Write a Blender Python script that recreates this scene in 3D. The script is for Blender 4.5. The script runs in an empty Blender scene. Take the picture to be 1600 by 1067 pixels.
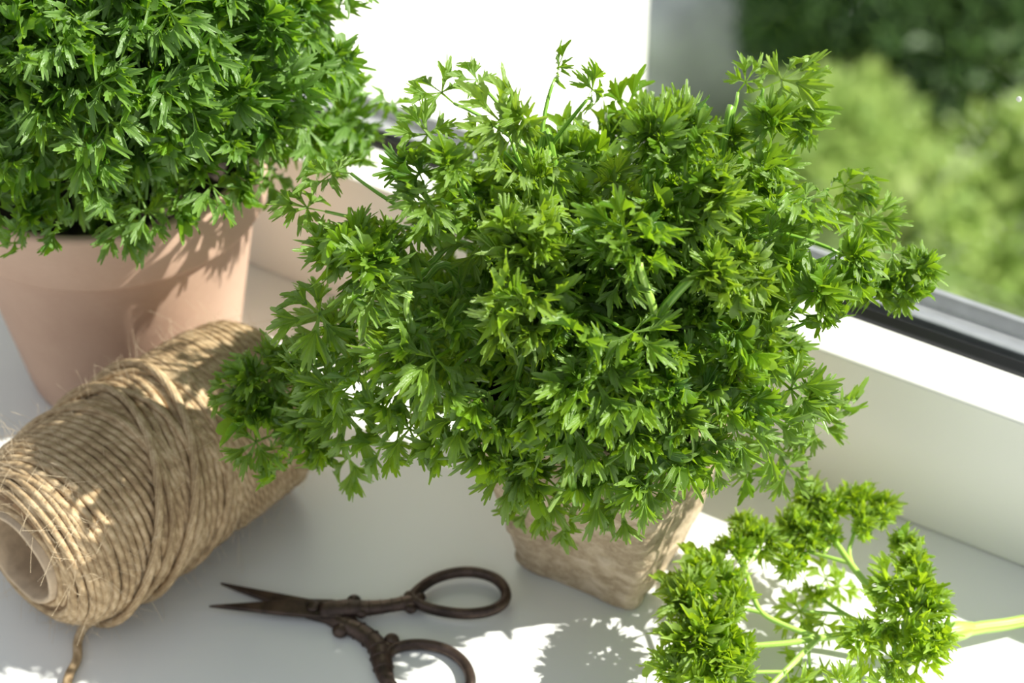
import bpy, math, random
import numpy as np
from mathutils import Vector, Matrix, noise

C = bpy.context.scene.collection
sc = bpy.context.scene
PI = math.pi

# ------------------------------------------------------------------ camera, sky, sun, exposure
PITCH = math.radians(40)
CAM = np.array([-.0292, -.4539, .467])
cam_d = bpy.data.cameras.new('camera'); cam = bpy.data.objects.new('camera', cam_d); C.objects.link(cam)
cam.location = CAM; cam.rotation_euler = (PI/2 - PITCH, 0, 0)
cam_d.lens = 72; cam_d.sensor_width = 36; cam_d.clip_start = .01; cam_d.clip_end = 200
cam_d.dof.use_dof = True; cam_d.dof.focus_distance = .55; cam_d.dof.aperture_fstop = 10
cam_d.dof.aperture_blades = 8
sc.camera = cam
w = bpy.data.worlds.new('sky'); sc.world = w; w.use_nodes = True
bg = w.node_tree.nodes['Background']; bg.inputs[0].default_value = (.86, .93, 1, 1); bg.inputs[1].default_value = .54
SUN_EL = math.radians(42.5); SUN_DIR = Vector((.9994*math.cos(SUN_EL), -.035*math.cos(SUN_EL), math.sin(SUN_EL)))
sd = bpy.data.lights.new('sun', 'SUN'); sd.energy = 9.5; sd.angle = math.radians(.6); sd.color = (1, .96, .88)
sun = bpy.data.objects.new('sun', sd); C.objects.link(sun)
sun.rotation_euler = SUN_DIR.to_track_quat('Z', 'Y').to_euler(); sun.location = (1, .2, 1.2)
sc.view_settings.view_transform = 'Standard'; sc.view_settings.look = 'None'
sc.view_settings.gamma = 1; sc.view_settings.exposure = .28; sc.view_settings.use_curve_mapping = False
sc.cycles.max_bounces = 8; sc.cycles.transparent_max_bounces = 12

# measured points: where a ray seen at a photo point meets a height, to get real positions
F = 3200.
RX = np.array([1, 0, 0.]); UX = np.array([0, math.sin(PITCH), math.cos(PITCH)]); WX = np.array([0, math.cos(PITCH), -math.sin(PITCH)])
def ray(px, py): return RX*(px-800) + UX*(533.5-py) + WX*F
def G(px, py, z=0.):
    d = ray(px, py); return CAM + d*((z-CAM[2])/d[2])
rnd = random.Random(7); rs = np.random.RandomState(11)

# ------------------------------------------------------------------ helpers
def mesh_obj(name, V, Fc, mat, parent=None, uv=None, smooth=True, link=True):
    me = bpy.data.meshes.new(name)
    V = np.asarray(V, dtype=np.float64)
    me.from_pydata(V.tolist(), [], Fc.tolist() if isinstance(Fc, np.ndarray) else Fc)
    if mat: me.materials.append(mat)
    if smooth: me.polygons.foreach_set('use_smooth', [True]*len(me.polygons))
    if uv is not None:
        l = me.uv_layers.new(name='UVMap')
        idx = np.empty(len(me.loops), dtype=np.int32); me.loops.foreach_get('vertex_index', idx)
        l.data.foreach_set('uv', np.asarray(uv)[idx].astype(np.float32).ravel())
    me.update()
    if not link: return me
    o = bpy.data.objects.new(name, me); C.objects.link(o)
    if parent: o.parent = parent
    return o
def tag(o, label=None, cat=None, group=None, kind=None):
    if label: o['label'] = label
    if cat: o['category'] = cat
    if group: o['group'] = group
    if kind: o['kind'] = kind
    return o
def empty(name, loc=(0, 0, 0)):
    o = bpy.data.objects.new(name, None); C.objects.link(o); o.location = loc; o.empty_display_size = .01
    return o
class MB:
    def __init__(s): s.V = []; s.F = []; s.U = []; s.n = 0
    def add(s, V, Fc, U=None):
        V = np.asarray(V); s.V.append(V); s.F += [tuple(i+s.n for i in f) for f in Fc]
        s.U.append(np.zeros((len(V), 2)) if U is None else np.asarray(U)); s.n += len(V)
    def tube(s, pts, rad, seg=8, closed=False, flat=1.0, up=None, cap=True):
        pts = np.asarray(pts, float); n = len(pts)
        if np.isscalar(rad): rad = np.full(n, rad)
        if closed: tan = np.roll(pts, -1, 0)-np.roll(pts, 1, 0)
        else: tan = np.gradient(pts, axis=0)
        tan /= np.linalg.norm(tan, axis=1)[:, None]+1e-12
        ref = np.array([0, 0, 1.]) if up is None else np.asarray(up, float)
        if abs(tan[0] @ ref) > .95: ref = np.array([1., 0, 0])
        A = []; a = None
        for t in tan:
            a = (ref if a is None or up is not None else a)
            a = a-t*(a @ t); a = a/(np.linalg.norm(a)+1e-12); A.append(a)
        A = np.array(A); B = np.cross(tan, A)
        th = np.arange(seg)*2*PI/seg
        V = pts[:, None]+rad[:, None, None]*(np.cos(th)[None, :, None]*A[:, None]*flat+np.sin(th)[None, :, None]*B[:, None])
        L = np.concatenate([[0], np.cumsum(np.linalg.norm(np.diff(pts, axis=0), axis=1))])
        U = np.stack([np.repeat(L, seg), np.tile(th/(2*PI), n)], 1)
        Fc = []
        for i in range(n if closed else n-1):
            j = (i+1) % n
            for k in range(seg):
                k2 = (k+1) % seg; Fc.append((i*seg+k, j*seg+k, j*seg+k2, i*seg+k2))
        if cap and not closed:
            Fc.append(tuple(range(seg))); Fc.append(tuple((n-1)*seg+k for k in reversed(range(seg))))
        s.add(V.reshape(-1, 3), Fc, U)
    def build(s, name, mat, parent=None, smooth=True):
        return mesh_obj(name, np.concatenate(s.V), s.F, mat, parent, np.concatenate(s.U), smooth)
def grid_faces(n, m, wrap=False):
    i, j = np.meshgrid(np.arange(n-1), np.arange(m if wrap else m-1), indexing='ij')
    i = i.ravel(); j = j.ravel(); j2 = (j+1) % m
    return np.stack([i*m+j, (i+1)*m+j, (i+1)*m+j2, i*m+j2], 1)
def prism(prof, A, B, name, mat, parent=None, bevel=0.0):
    """a closed profile of 3D points at A, swept to B (offsets)"""
    prof = np.asarray(prof); n = len(prof)
    V = np.concatenate([prof+A, prof+B])
    Fc = [tuple(reversed(range(n))), tuple(range(n, 2*n))]+[(i, (i+1) % n, n+(i+1) % n, n+i) for i in range(n)]
    o = mesh_obj(name, V, Fc, mat, parent, smooth=False)
    if bevel:
        b = o.modifiers.new('bevel', 'BEVEL'); b.width = bevel; b.segments = 3; b.limit_method = 'ANGLE'
        o.data.polygons.foreach_set('use_smooth', [True]*len(o.data.polygons))
        wn = o.modifiers.new('wn', 'WEIGHTED_NORMAL')
    return o
def bez(p0, p1, p2, n=12):
    t = np.linspace(0, 1, n)[:, None]; p0, p1, p2 = map(np.asarray, (p0, p1, p2))
    return (1-t)**2*p0+2*t*(1-t)*p1+t*t*p2
def cat(pts, n=40, closed=False):
    pts = np.asarray(pts, float)
    if closed: P = np.vstack([pts[-1], pts, pts[0], pts[1]])
    else: P = np.vstack([2*pts[0]-pts[1], pts, 2*pts[-1]-pts[-2]])
    m = len(P)-3; out = []
    T = np.linspace(0, m, n, endpoint=not closed)
    for t in T:
        i = min(int(t), m-1); u = t-i; a, b, c, d = P[i:i+4]
        out.append(.5*((2*b)+(-a+c)*u+(2*a-5*b+4*c-d)*u*u+(-a+3*b-3*c+d)*u**3))
    return np.array(out)

# ------------------------------------------------------------------ materials
def mat(name):
    m = bpy.data.materials.new(name); m.use_nodes = True
    return m, m.node_tree, m.node_tree.nodes['Principled BSDF']
def N(nt, t, **k):
    n = nt.nodes.new(t)
    for a, b in k.items(): setattr(n, a, b)
    return n
def math_n(nt, op, a, b=None, clamp=False):
    n = N(nt, 'ShaderNodeMath', operation=op, use_clamp=clamp)
    for i, v in enumerate((a, b)):
        if v is None: continue
        if isinstance(v, (int, float)): n.inputs[i].default_value = v
        else: nt.links.new(v, n.inputs[i])
    return n.outputs[0]
def ramp(nt, src, stops):
    r = N(nt, 'ShaderNodeValToRGB'); e = r.color_ramp.elements
    while len(e) < len(stops): e.new(.5)
    for x, (p, c) in zip(e, stops): x.position = p; x.color = (*c, 1)
    nt.links.new(src, r.inputs[0]); return r.outputs[0]
def noise_n(nt, scale, detail=4, rough=.5, coord='Object', stretch=None):
    tc = N(nt, 'ShaderNodeTexCoord'); n = N(nt, 'ShaderNodeTexNoise')
    n.inputs['Scale'].default_value = scale; n.inputs['Detail'].default_value = detail; n.inputs['Roughness'].default_value = rough
    v = tc.outputs[coord]
    if stretch:
        mp = N(nt, 'ShaderNodeMapping'); mp.inputs['Scale'].default_value = stretch; nt.links.new(v, mp.inputs[0]); v = mp.outputs[0]
    nt.links.new(v, n.inputs['Vector']); return n.outputs['Fac']
def bump(nt, bs, h, strength, dist):
    b = N(nt, 'ShaderNodeBump'); b.inputs['Strength'].default_value = strength; b.inputs['Distance'].default_value = dist
    nt.links.new(h, b.inputs['Height']); nt.links.new(b.outputs[0], bs.inputs['Normal']); return b
def simple(name, col, rough=.5, nscale=None, var=.1, bumpd=None, metal=0, spec=None):
    m, nt, bs = mat(name)
    bs.inputs['Roughness'].default_value = rough; bs.inputs['Metallic'].default_value = metal
    if spec is not None: bs.inputs['Specular IOR Level'].default_value = spec
    if nscale:
        f = noise_n(nt, nscale)
        c0 = tuple(x*(1-var) for x in col); c1 = tuple(min(1, x*(1+var)) for x in col)
        nt.links.new(ramp(nt, f, [(.3, c0), (.7, c1)]), bs.inputs['Base Color'])
        if bumpd: bump(nt, bs, f, .5, bumpd)
    else: bs.inputs['Base Color'].default_value = (*col, 1)
    return m

def leaf_mat(name, top, top2, back, trans, vein, gloss=.31, tw=.36, uvmode=True):
    m, nt, bs = mat(name); L = nt.links.new
    oi = N(nt, 'ShaderNodeObjectInfo'); nf = noise_n(nt, 60, 2)
    mix = math_n(nt, 'ADD', math_n(nt, 'MULTIPLY', oi.outputs['Random'], .75), math_n(nt, 'MULTIPLY', nf, .3))
    colr = ramp(nt, mix, [(.15, top), (.95, top2)])
    trr = ramp(nt, mix, [(.15, trans), (.95, tuple(min(1, a*1.25) for a in trans))])
    geo = N(nt, 'ShaderNodeNewGeometry')
    mb_ = N(nt, 'ShaderNodeMix', data_type='RGBA'); L(geo.outputs['Backfacing'], mb_.inputs[0]); L(colr, mb_.inputs[6]); mb_.inputs[7].default_value = (*back, 1)
    col = mb_.outputs[2]
    if uvmode:
        uv = N(nt, 'ShaderNodeUVMap'); sx = N(nt, 'ShaderNodeSeparateXYZ'); L(uv.outputs[0], sx.inputs[0])
        u, v = sx.outputs[0], sx.outputs[1]
        # midrib of each lobe, side veins off it, pale tooth tips
        vm = math_n(nt, 'SUBTRACT', 1, math_n(nt, 'MULTIPLY', math_n(nt, 'ABSOLUTE', u), 9), True)
        ph = math_n(nt, 'SUBTRACT', math_n(nt, 'MULTIPLY', v, 6.5), math_n(nt, 'MULTIPLY', math_n(nt, 'ABSOLUTE', u), 2.2))
        sv = math_n(nt, 'MULTIPLY', math_n(nt, 'SUBTRACT', math_n(nt, 'PINGPONG', ph, .5), .38), 6, True)
        vv = math_n(nt, 'ADD', math_n(nt, 'MULTIPLY', vm, .6), math_n(nt, 'MULTIPLY', sv, .28), True)
        tip = math_n(nt, 'MULTIPLY', math_n(nt, 'SUBTRACT', v, .93), 9, True)
        vv2 = math_n(nt, 'MAXIMUM', vv, math_n(nt, 'MULTIPLY', tip, .7))
        mv = N(nt, 'ShaderNodeMix', data_type='RGBA'); L(math_n(nt, 'MULTIPLY', vv2, .75), mv.inputs[0]); L(col, mv.inputs[6]); mv.inputs[7].default_value = (*vein, 1)
        col = mv.outputs[2]
        b = bump(nt, bs, math_n(nt, 'SUBTRACT', math_n(nt, 'MULTIPLY', nf, .5), vv), .55, .0004)
    L(col, bs.inputs['Base Color'])
    bs.inputs['Roughness'].default_value = gloss; bs.inputs['Specular IOR Level'].default_value = .5
    tr = N(nt, 'ShaderNodeBsdfTranslucent'); L(trr, tr.inputs[0])
    ms = N(nt, 'ShaderNodeMixShader'); ms.inputs[0].default_value = tw
    L(bs.outputs[0], ms.inputs[1]); L(tr.outputs[0], ms.inputs[2])
    L(ms.outputs[0], nt.nodes['Material Output'].inputs[0])
    return m
M_leaf = leaf_mat('parsley_leaf', (.028, .100, .006), (.13, .25, .010), (.14, .24, .04), (.38, .62, .018), (.26, .38, .10), tw=.33)
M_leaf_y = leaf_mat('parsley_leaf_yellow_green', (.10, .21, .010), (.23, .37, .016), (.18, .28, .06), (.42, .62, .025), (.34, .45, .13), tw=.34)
M_leaf_b = leaf_mat('parsley_leaf_back_plant', (.035, .125, .010), (.12, .25, .014), (.14, .25, .06), (.30, .54, .02), (.25, .40, .10))
M_leaf_l = leaf_mat('parsley_leaf_light', (.11, .25, .008), (.24, .38, .015), (.22, .34, .06), (.50, .70, .02), (.42, .55, .12), tw=.42)
def stem_mat(name, a, b):
    m, nt, bs = mat(name)
    uv = N(nt, 'ShaderNodeUVMap'); sx = N(nt, 'ShaderNodeSeparateXYZ'); nt.links.new(uv.outputs[0], sx.inputs[0])
    st = math_n(nt, 'PINGPONG', math_n(nt, 'MULTIPLY', sx.outputs[1], 7), .5)
    nt.links.new(ramp(nt, st, [(.1, a), (.45, b)]), bs.inputs['Base Color'])
    bs.inputs['Roughness'].default_value = .35
    bs.inputs['Subsurface Weight'].default_value = .25; bs.inputs['Subsurface Scale'].default_value = .002
    bs.inputs['Subsurface Radius'].default_value = (.5, 1, .2)
    bump(nt, bs, st, .3, .0003)
    return m
M_stem = stem_mat('parsley_stem', (.14, .30, .03), (.28, .46, .07))
M_stem_l = stem_mat('parsley_stem_light', (.30, .50, .07), (.45, .62, .15))
M_sill = simple('painted_sill', (.80, .80, .78), .32, 18, .015, .0002)
M_pvc = simple('white_frame', (.82, .81, .76), .38, 30, .015, .00005)
M_black = simple('black_rubber', (.012, .012, .013), .45)
M_alu = simple('grey_aluminium', (.33, .34, .37), .35, 120, .12, .0002, metal=.6)
M_wallw = simple('white_plaster', (.86, .85, .80), .85, 40, .04, .001)
M_glass, nt, bs = mat('window_glass')
gl = N(nt, 'ShaderNodeBsdfGlossy'); gl.inputs['Roughness'].default_value = .02; tp = N(nt, 'ShaderNodeBsdfTransparent')
tp.inputs[0].default_value = (.97, .985, .975, 1)
fr = N(nt, 'ShaderNodeLayerWeight'); fr.inputs[0].default_value = .5; ms = N(nt, 'ShaderNodeMixShader')
fm = math_n(nt, 'ADD', math_n(nt, 'MULTIPLY', math_n(nt, 'POWER', fr.outputs['Facing'], 5), .6), .03)
nt.links.new(fm, ms.inputs[0]); nt.links.new(tp.outputs[0], ms.inputs[1]); nt.links.new(gl.outputs[0], ms.inputs[2])
nt.links.new(ms.outputs[0], nt.nodes['Material Output'].inputs[0])

# terracotta: matt clay with chalky wear
M_terra, nt, bs = mat('terracotta')
f = noise_n(nt, 22, 5, .6); f2 = noise_n(nt, 400, 3, .6, stretch=(1, 1, 3))
nt.links.new(ramp(nt, math_n(nt, 'ADD', math_n(nt, 'MULTIPLY', f, .8), math_n(nt, 'MULTIPLY', f2, .2)), [(.3, (.50, .32, .235)), (.7, (.60, .41, .31))]), bs.inputs['Base Color'])
bs.inputs['Roughness'].default_value = .8; bump(nt, bs, f2, .25, .0004)
M_soil = simple('potting_soil', (.035, .024, .016), .95, 300, .6, .002)
# pressed fibre pot
M_peat, nt, bs = mat('pressed_fibre')
f = noise_n(nt, 90, 8, .7); f2 = noise_n(nt, 60, 6, .65, stretch=(1, 1, 1.4)); f2 = math_n(nt, 'MULTIPLY', math_n(nt, 'ABSOLUTE', math_n(nt, 'SUBTRACT', f2, .5)), 5, True); f3 = noise_n(nt, 900, 3, .6)
s1 = math_n(nt, 'ADD', math_n(nt, 'MULTIPLY', f, .45), math_n(nt, 'ADD', math_n(nt, 'MULTIPLY', f2, .4), math_n(nt, 'MULTIPLY', f3, .15)))
nt.links.new(ramp(nt, s1, [(.22, (.26, .185, .11)), (.42, (.45, .35, .235)), (.60, (.56, .45, .33))]), bs.inputs['Base Color'])
bs.inputs['Roughness'].default_value = .92; bump(nt, bs, s1, .8, .0022)
# jute twine
M_jute, nt, bs = mat('jute_twine')
uv = N(nt, 'ShaderNodeUVMap'); sx = N(nt, 'ShaderNodeSeparateXYZ'); nt.links.new(uv.outputs[0], sx.inputs[0])
tw_ = math_n(nt, 'PINGPONG', math_n(nt, 'ADD', math_n(nt, 'MULTIPLY', sx.outputs[0], 170), math_n(nt, 'MULTIPLY', sx.outputs[1], 2)), .5)
f = noise_n(nt, 700, 4, .7); f2 = noise_n(nt, 90, 3)
s2 = math_n(nt, 'ADD', math_n(nt, 'MULTIPLY', tw_, .34), math_n(nt, 'ADD', math_n(nt, 'MULTIPLY', f, .45), math_n(nt, 'MULTIPLY', f2, .5)))
nt.links.new(ramp(nt, s2, [(.28, (.17, .10, .05)), (.55, (.43, .30, .165)), (.85, (.74, .57, .37))]), bs.inputs['Base Color'])
bs.inputs['Roughness'].default_value = .85; bump(nt, bs, s2, .9, .0008)
M_juted = simple('jute_inner', (.20, .12, .06), .95, 500, .4, .001)
M_fuzz = simple('jute_fibre', (.68, .55, .38), .7)
M_card = simple('cardboard', (.50, .38, .26), .85, 300, .15, .0006)
M_iron, nt, bs = mat('browned_iron')
f = noise_n(nt, 160, 5, .6); f2 = noise_n(nt, 1800, 3, .5)
nt.links.new(ramp(nt, f, [(.35, (.045, .032, .027)), (.7, (.13, .088, .07))]), bs.inputs['Base Color'])
bs.inputs['Metallic'].default_value = .75; bs.inputs['Roughness'].default_value = .42
bump(nt, bs, math_n(nt, 'ADD', f, math_n(nt, 'MULTIPLY', f2, .3)), .35, .0006)

# ------------------------------------------------------------------ setting: sill, window, outer wall, ground
PH = math.radians(31)
D = np.array([math.cos(PH), -math.sin(PH), 0.]); NN = np.array([math.sin(PH), math.cos(PH), 0.])   # along the window / outwards
Z = np.array([0, 0, 1.])
def prof(pts): return [NN*a+Z*b for a, b in pts]
def box_prism(n0, n1, z0, z1, a, b, name, m, parent=None, bevel=0): return prism(prof([(n0, z0), (n1, z0), (n1, z1), (n0, z1)]), D*a, D*b, name, m, parent, bevel)
NR = .0608; HL = .0575
tag(box_prism(-.62, NR+.02, -.03, 0, -.95, .85, 'sill', M_sill, bevel=.002), kind='structure')
win = empty('window_1', tuple(NN*NR)); tag(win, kind='structure')
win_off = -np.array(win.location)
def child(o, par):
    o.parent = par; o.location = -Vector(par.location); return o
rail = prism(prof([(NR, 0), (NR+.0197, 0), (NR+.0197, HL-.003), (NR+.0197, HL), (NR-.0004, HL)]), D*-.95, D*.85, 'frame_rail', M_pvc, None, .0016); child(rail, win)
gk = prism(prof([(NR+.0198, .02), (NR+.0250, .02), (NR+.0250, HL+.0006), (NR+.0232, HL+.0022), (NR+.0214, HL-.0006), (NR+.0198, HL-.001)]), D*-.95, D*.85, 'rubber_gasket', M_black, None, .0004); child(gk, win)
pane = box_prism(NR+.0252, NR+.0290, HL-.004, 1.1, -.40, .85, 'glass_pane', M_glass); child(pane, win)
osl = prism(prof([(NR+.0292, .01), (NR+.044, .01), (NR+.044, HL+.002), (NR+.0425, HL+.003), (NR+.0405, HL+.003), (NR+.0395, HL-.002),
                  (NR+.0335, HL-.0015), (NR+.0330, HL+.0005), (NR+.0305, HL+.0008), (NR+.0292, HL)]), D*-.95, D*.85, 'outer_drip_profile', M_alu, None, .0004); child(osl, win)
dd_ = ray(1592, 155); t_ = ((NR+.0250)-CAM @ NN)/(dd_ @ NN); wp = CAM+dd_*t_
V = [wp+D*.0008*math.sin(PI*i/7)*math.cos(2*PI*j/10)-NN*.0004*math.cos(PI*i/7)+Z*.0009*math.sin(PI*i/7)*math.sin(2*PI*j/10) for i in range(8) for j in range(10)]
child(mesh_obj('water_spot', V, grid_faces(8, 10, True), M_pvc), win)
# the window's left upright
lj = box_prism(NR, NR+.045, HL+.0002, 1.1, -.95, -.402, 'frame_upright', M_pvc, None, .0016); child(lj, win)
# outdoor pier of the thick wall beyond the glass, sun-lit face seen through the pane
tag(box_prism(NR+.047, NR+.45, -2.6, 2.2, -.97, -.25, 'wall_left', M_wallw, bevel=.003), kind='structure')
tag(box_prism(NR-.62, NR+.044, -2.6, -.032, -.95, .85, 'wall_below', M_wallw), kind='structure')

GZ = -2.6
M_lawn, nt, bs = mat('lawn')
f = noise_n(nt, 1.1, 4, .6); f2 = noise_n(nt, 30, 4, .6)
nt.links.new(ramp(nt, math_n(nt, 'ADD', math_n(nt, 'MULTIPLY', f, .7), math_n(nt, 'MULTIPLY', f2, .3)), [(.35, (.16, .27, .07)), (.55, (.28, .40, .14)), (.75, (.44, .46, .25))]), bs.inputs['Base Color'])
bs.inputs['Roughness'].default_value = .9; bump(nt, bs, f2, .7, .03)
xs = np.linspace(-8, 14, 60); ys = np.linspace(.45, 18, 60)
X, Y = np.meshgrid(xs, ys, indexing='ij')
Zg = np.array([[GZ+.06*noise.noise(Vector((x*.6, y*.6, 0))) for y in ys] for x in xs])
tag(mesh_obj('ground', np.stack([X, Y, Zg], -1).reshape(-1, 3), grid_faces(60, 60), M_lawn), kind='structure')
M_path = simple('gravel_path', (.50, .46, .38), .9, 14, .25, .01)
pts = [G(1330, 560, GZ), G(1480, 470, GZ), G(1640, 405, GZ), G(1850, 340, GZ)]
cl = cat(pts, 20); V = []
for i, p in enumerate(cl):
    t = cl[min(i+1, 19)]-cl[max(i-1, 0)]; t /= np.linalg.norm(t); nrm = np.array([-t[1], t[0], 0])
    for k, a in enumerate((-.42, -.2, .2, .42)): V.append(p+nrm*(a+.03*math.sin(i*1.7+k))+Z*(.09 if abs(a) < .3 else .04))
tag(mesh_obj('path', V, grid_faces(20, 4), M_path), kind='structure')

# garden shrubs
def garden_leaf(name, a, b, tr): return leaf_mat(name, a, b, b, tr, b, gloss=.5, tw=.4, uvmode=False)
M_g1 = garden_leaf('garden_leaf_light', (.22, .33, .09), (.36, .46, .15), (.55, .68, .22))
M_g2 = garden_leaf('garden_leaf_mid', (.15, .26, .08), (.26, .38, .13), (.40, .56, .18))
M_g3 = garden_leaf('garden_leaf_dark', (.035, .075, .03), (.08, .14, .05), (.12, .22, .07))
M_bark = simple('garden_bark', (.10, .07, .05), .9, 30, .3, .01)
def shrub(px, py, rad, hgt, m, n, label, leaf=.05, seed=0, name='garden_shrub', grp=None):
    r = np.random.RandomState(seed+50)
    h = hgt*.5
    c = G(px, py, GZ+h); base = np.array([c[0], c[1], GZ])
    root = empty(name, tuple(base)); tag(root, label, 'shrub', grp)
    nb = 9; blobs = []
    for k in range(nb):
        a = r.rand()*2*PI; q = r.rand()**.5*.55
        blobs.append((np.array([math.cos(a)*q*rad, math.sin(a)*q*rad, hgt*(.35+.45*r.rand())]), rad*(.35+.2*r.rand())))
    bi = r.randint(0, nb, n); ctr = np.array([b[0] for b in blobs])[bi]; rr = np.array([b[1] for b in blobs])[bi]
    dv = r.normal(size=(n, 3)); dv /= np.linalg.norm(dv, axis=1)[:, None]
    pos = ctr+dv*(rr*(.6+.4*r.rand(n)**.5))[:, None]; pos[:, 2] = np.maximum(pos[:, 2], .03)
    ax = r.normal(size=(n, 3))+dv*.6+[0, 0, .3]; ax /= np.linalg.norm(ax, axis=1)[:, None]
    bx = np.cross(ax, r.normal(size=(n, 3))); bx /= np.linalg.norm(bx, axis=1)[:, None]
    s = (leaf*(.6+.8*r.rand(n)))[:, None]
    nz = np.cross(ax, bx)
    V = np.stack([pos, pos+ax*s*.45+bx*s*.28+nz*s*.08, pos+ax*s, pos+ax*s*.45-bx*s*.28+nz*s*.08], 1).reshape(-1, 3)
    i = np.arange(n)*4
    Fc = np.concatenate([np.stack([i, i+1, i+2], 1), np.stack([i, i+2, i+3], 1)])
    fo = mesh_obj('foliage', V, Fc, m, root, smooth=False); fo['kind'] = 'stuff'
    for k in range(5):
        b = MB(); e = blobs[k][0]
        b.tube(bez((0.03*math.cos(k*1.3), .03*math.sin(k*1.3), -.03), e*[.3, .3, .5], e, 8), np.linspace(.02, .006, 8), 6)
        b.build('branch', M_bark, root)
    return root
shrub(1370, 320, .40, .68, M_g1, 9000, 'blurred yellow-green garden shrub beyond the glass, left of two bright ones', seed=1)
shrub(1590, 300, .36, .7, M_g1, 8000, 'blurred yellow-green garden shrub cut by the right edge of the photo', seed=2)
shrub(1290, 455, .30, .4, M_g2, 6000, 'low blurred mid green shrub just above the window frame at right', seed=3)
shrub(1430, -10, .56, 1.1, M_g3, 12000, 'big blurred dark green shrub at the top, behind the bright shrubs', seed=4)
shrub(1720, -20, .5, 1.0, M_g3, 10000, 'blurred dark green shrub in the top right corner', seed=5)
# pale boulders
M_rock = simple('pale_rock', (.62, .63, .60), .9, 6, .35, .02)
def boulder(px, py, r, label, seed):
    me_v = []; n, m = 14, 22
    for i in range(n):
        for j in range(m):
            a = PI*i/(n-1); b = 2*PI*j/m; v = Vector((math.sin(a)*math.cos(b), math.sin(a)*math.sin(b), math.cos(a)))
            k = 1+.35*noise.noise(v*1.4+Vector((seed, 0, 0)))+.1*noise.noise(v*5+Vector((0, seed, 0)))
            me_v.append((v.x*r*k, v.y*r*k*.8, v.z*r*k*.65))
    o = mesh_obj('boulder', me_v, grid_faces(n, m, True), M_rock); o.location = G(px, py, GZ+r*.35); tag(o, label, 'rock'); return o
boulder(1090, 70, .30, 'larger blurred pale grey boulder behind the potted parsley at top', 3)
boulder(1255, -5, .16, 'smaller blurred pale grey boulder at the very top edge', 8)

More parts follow.
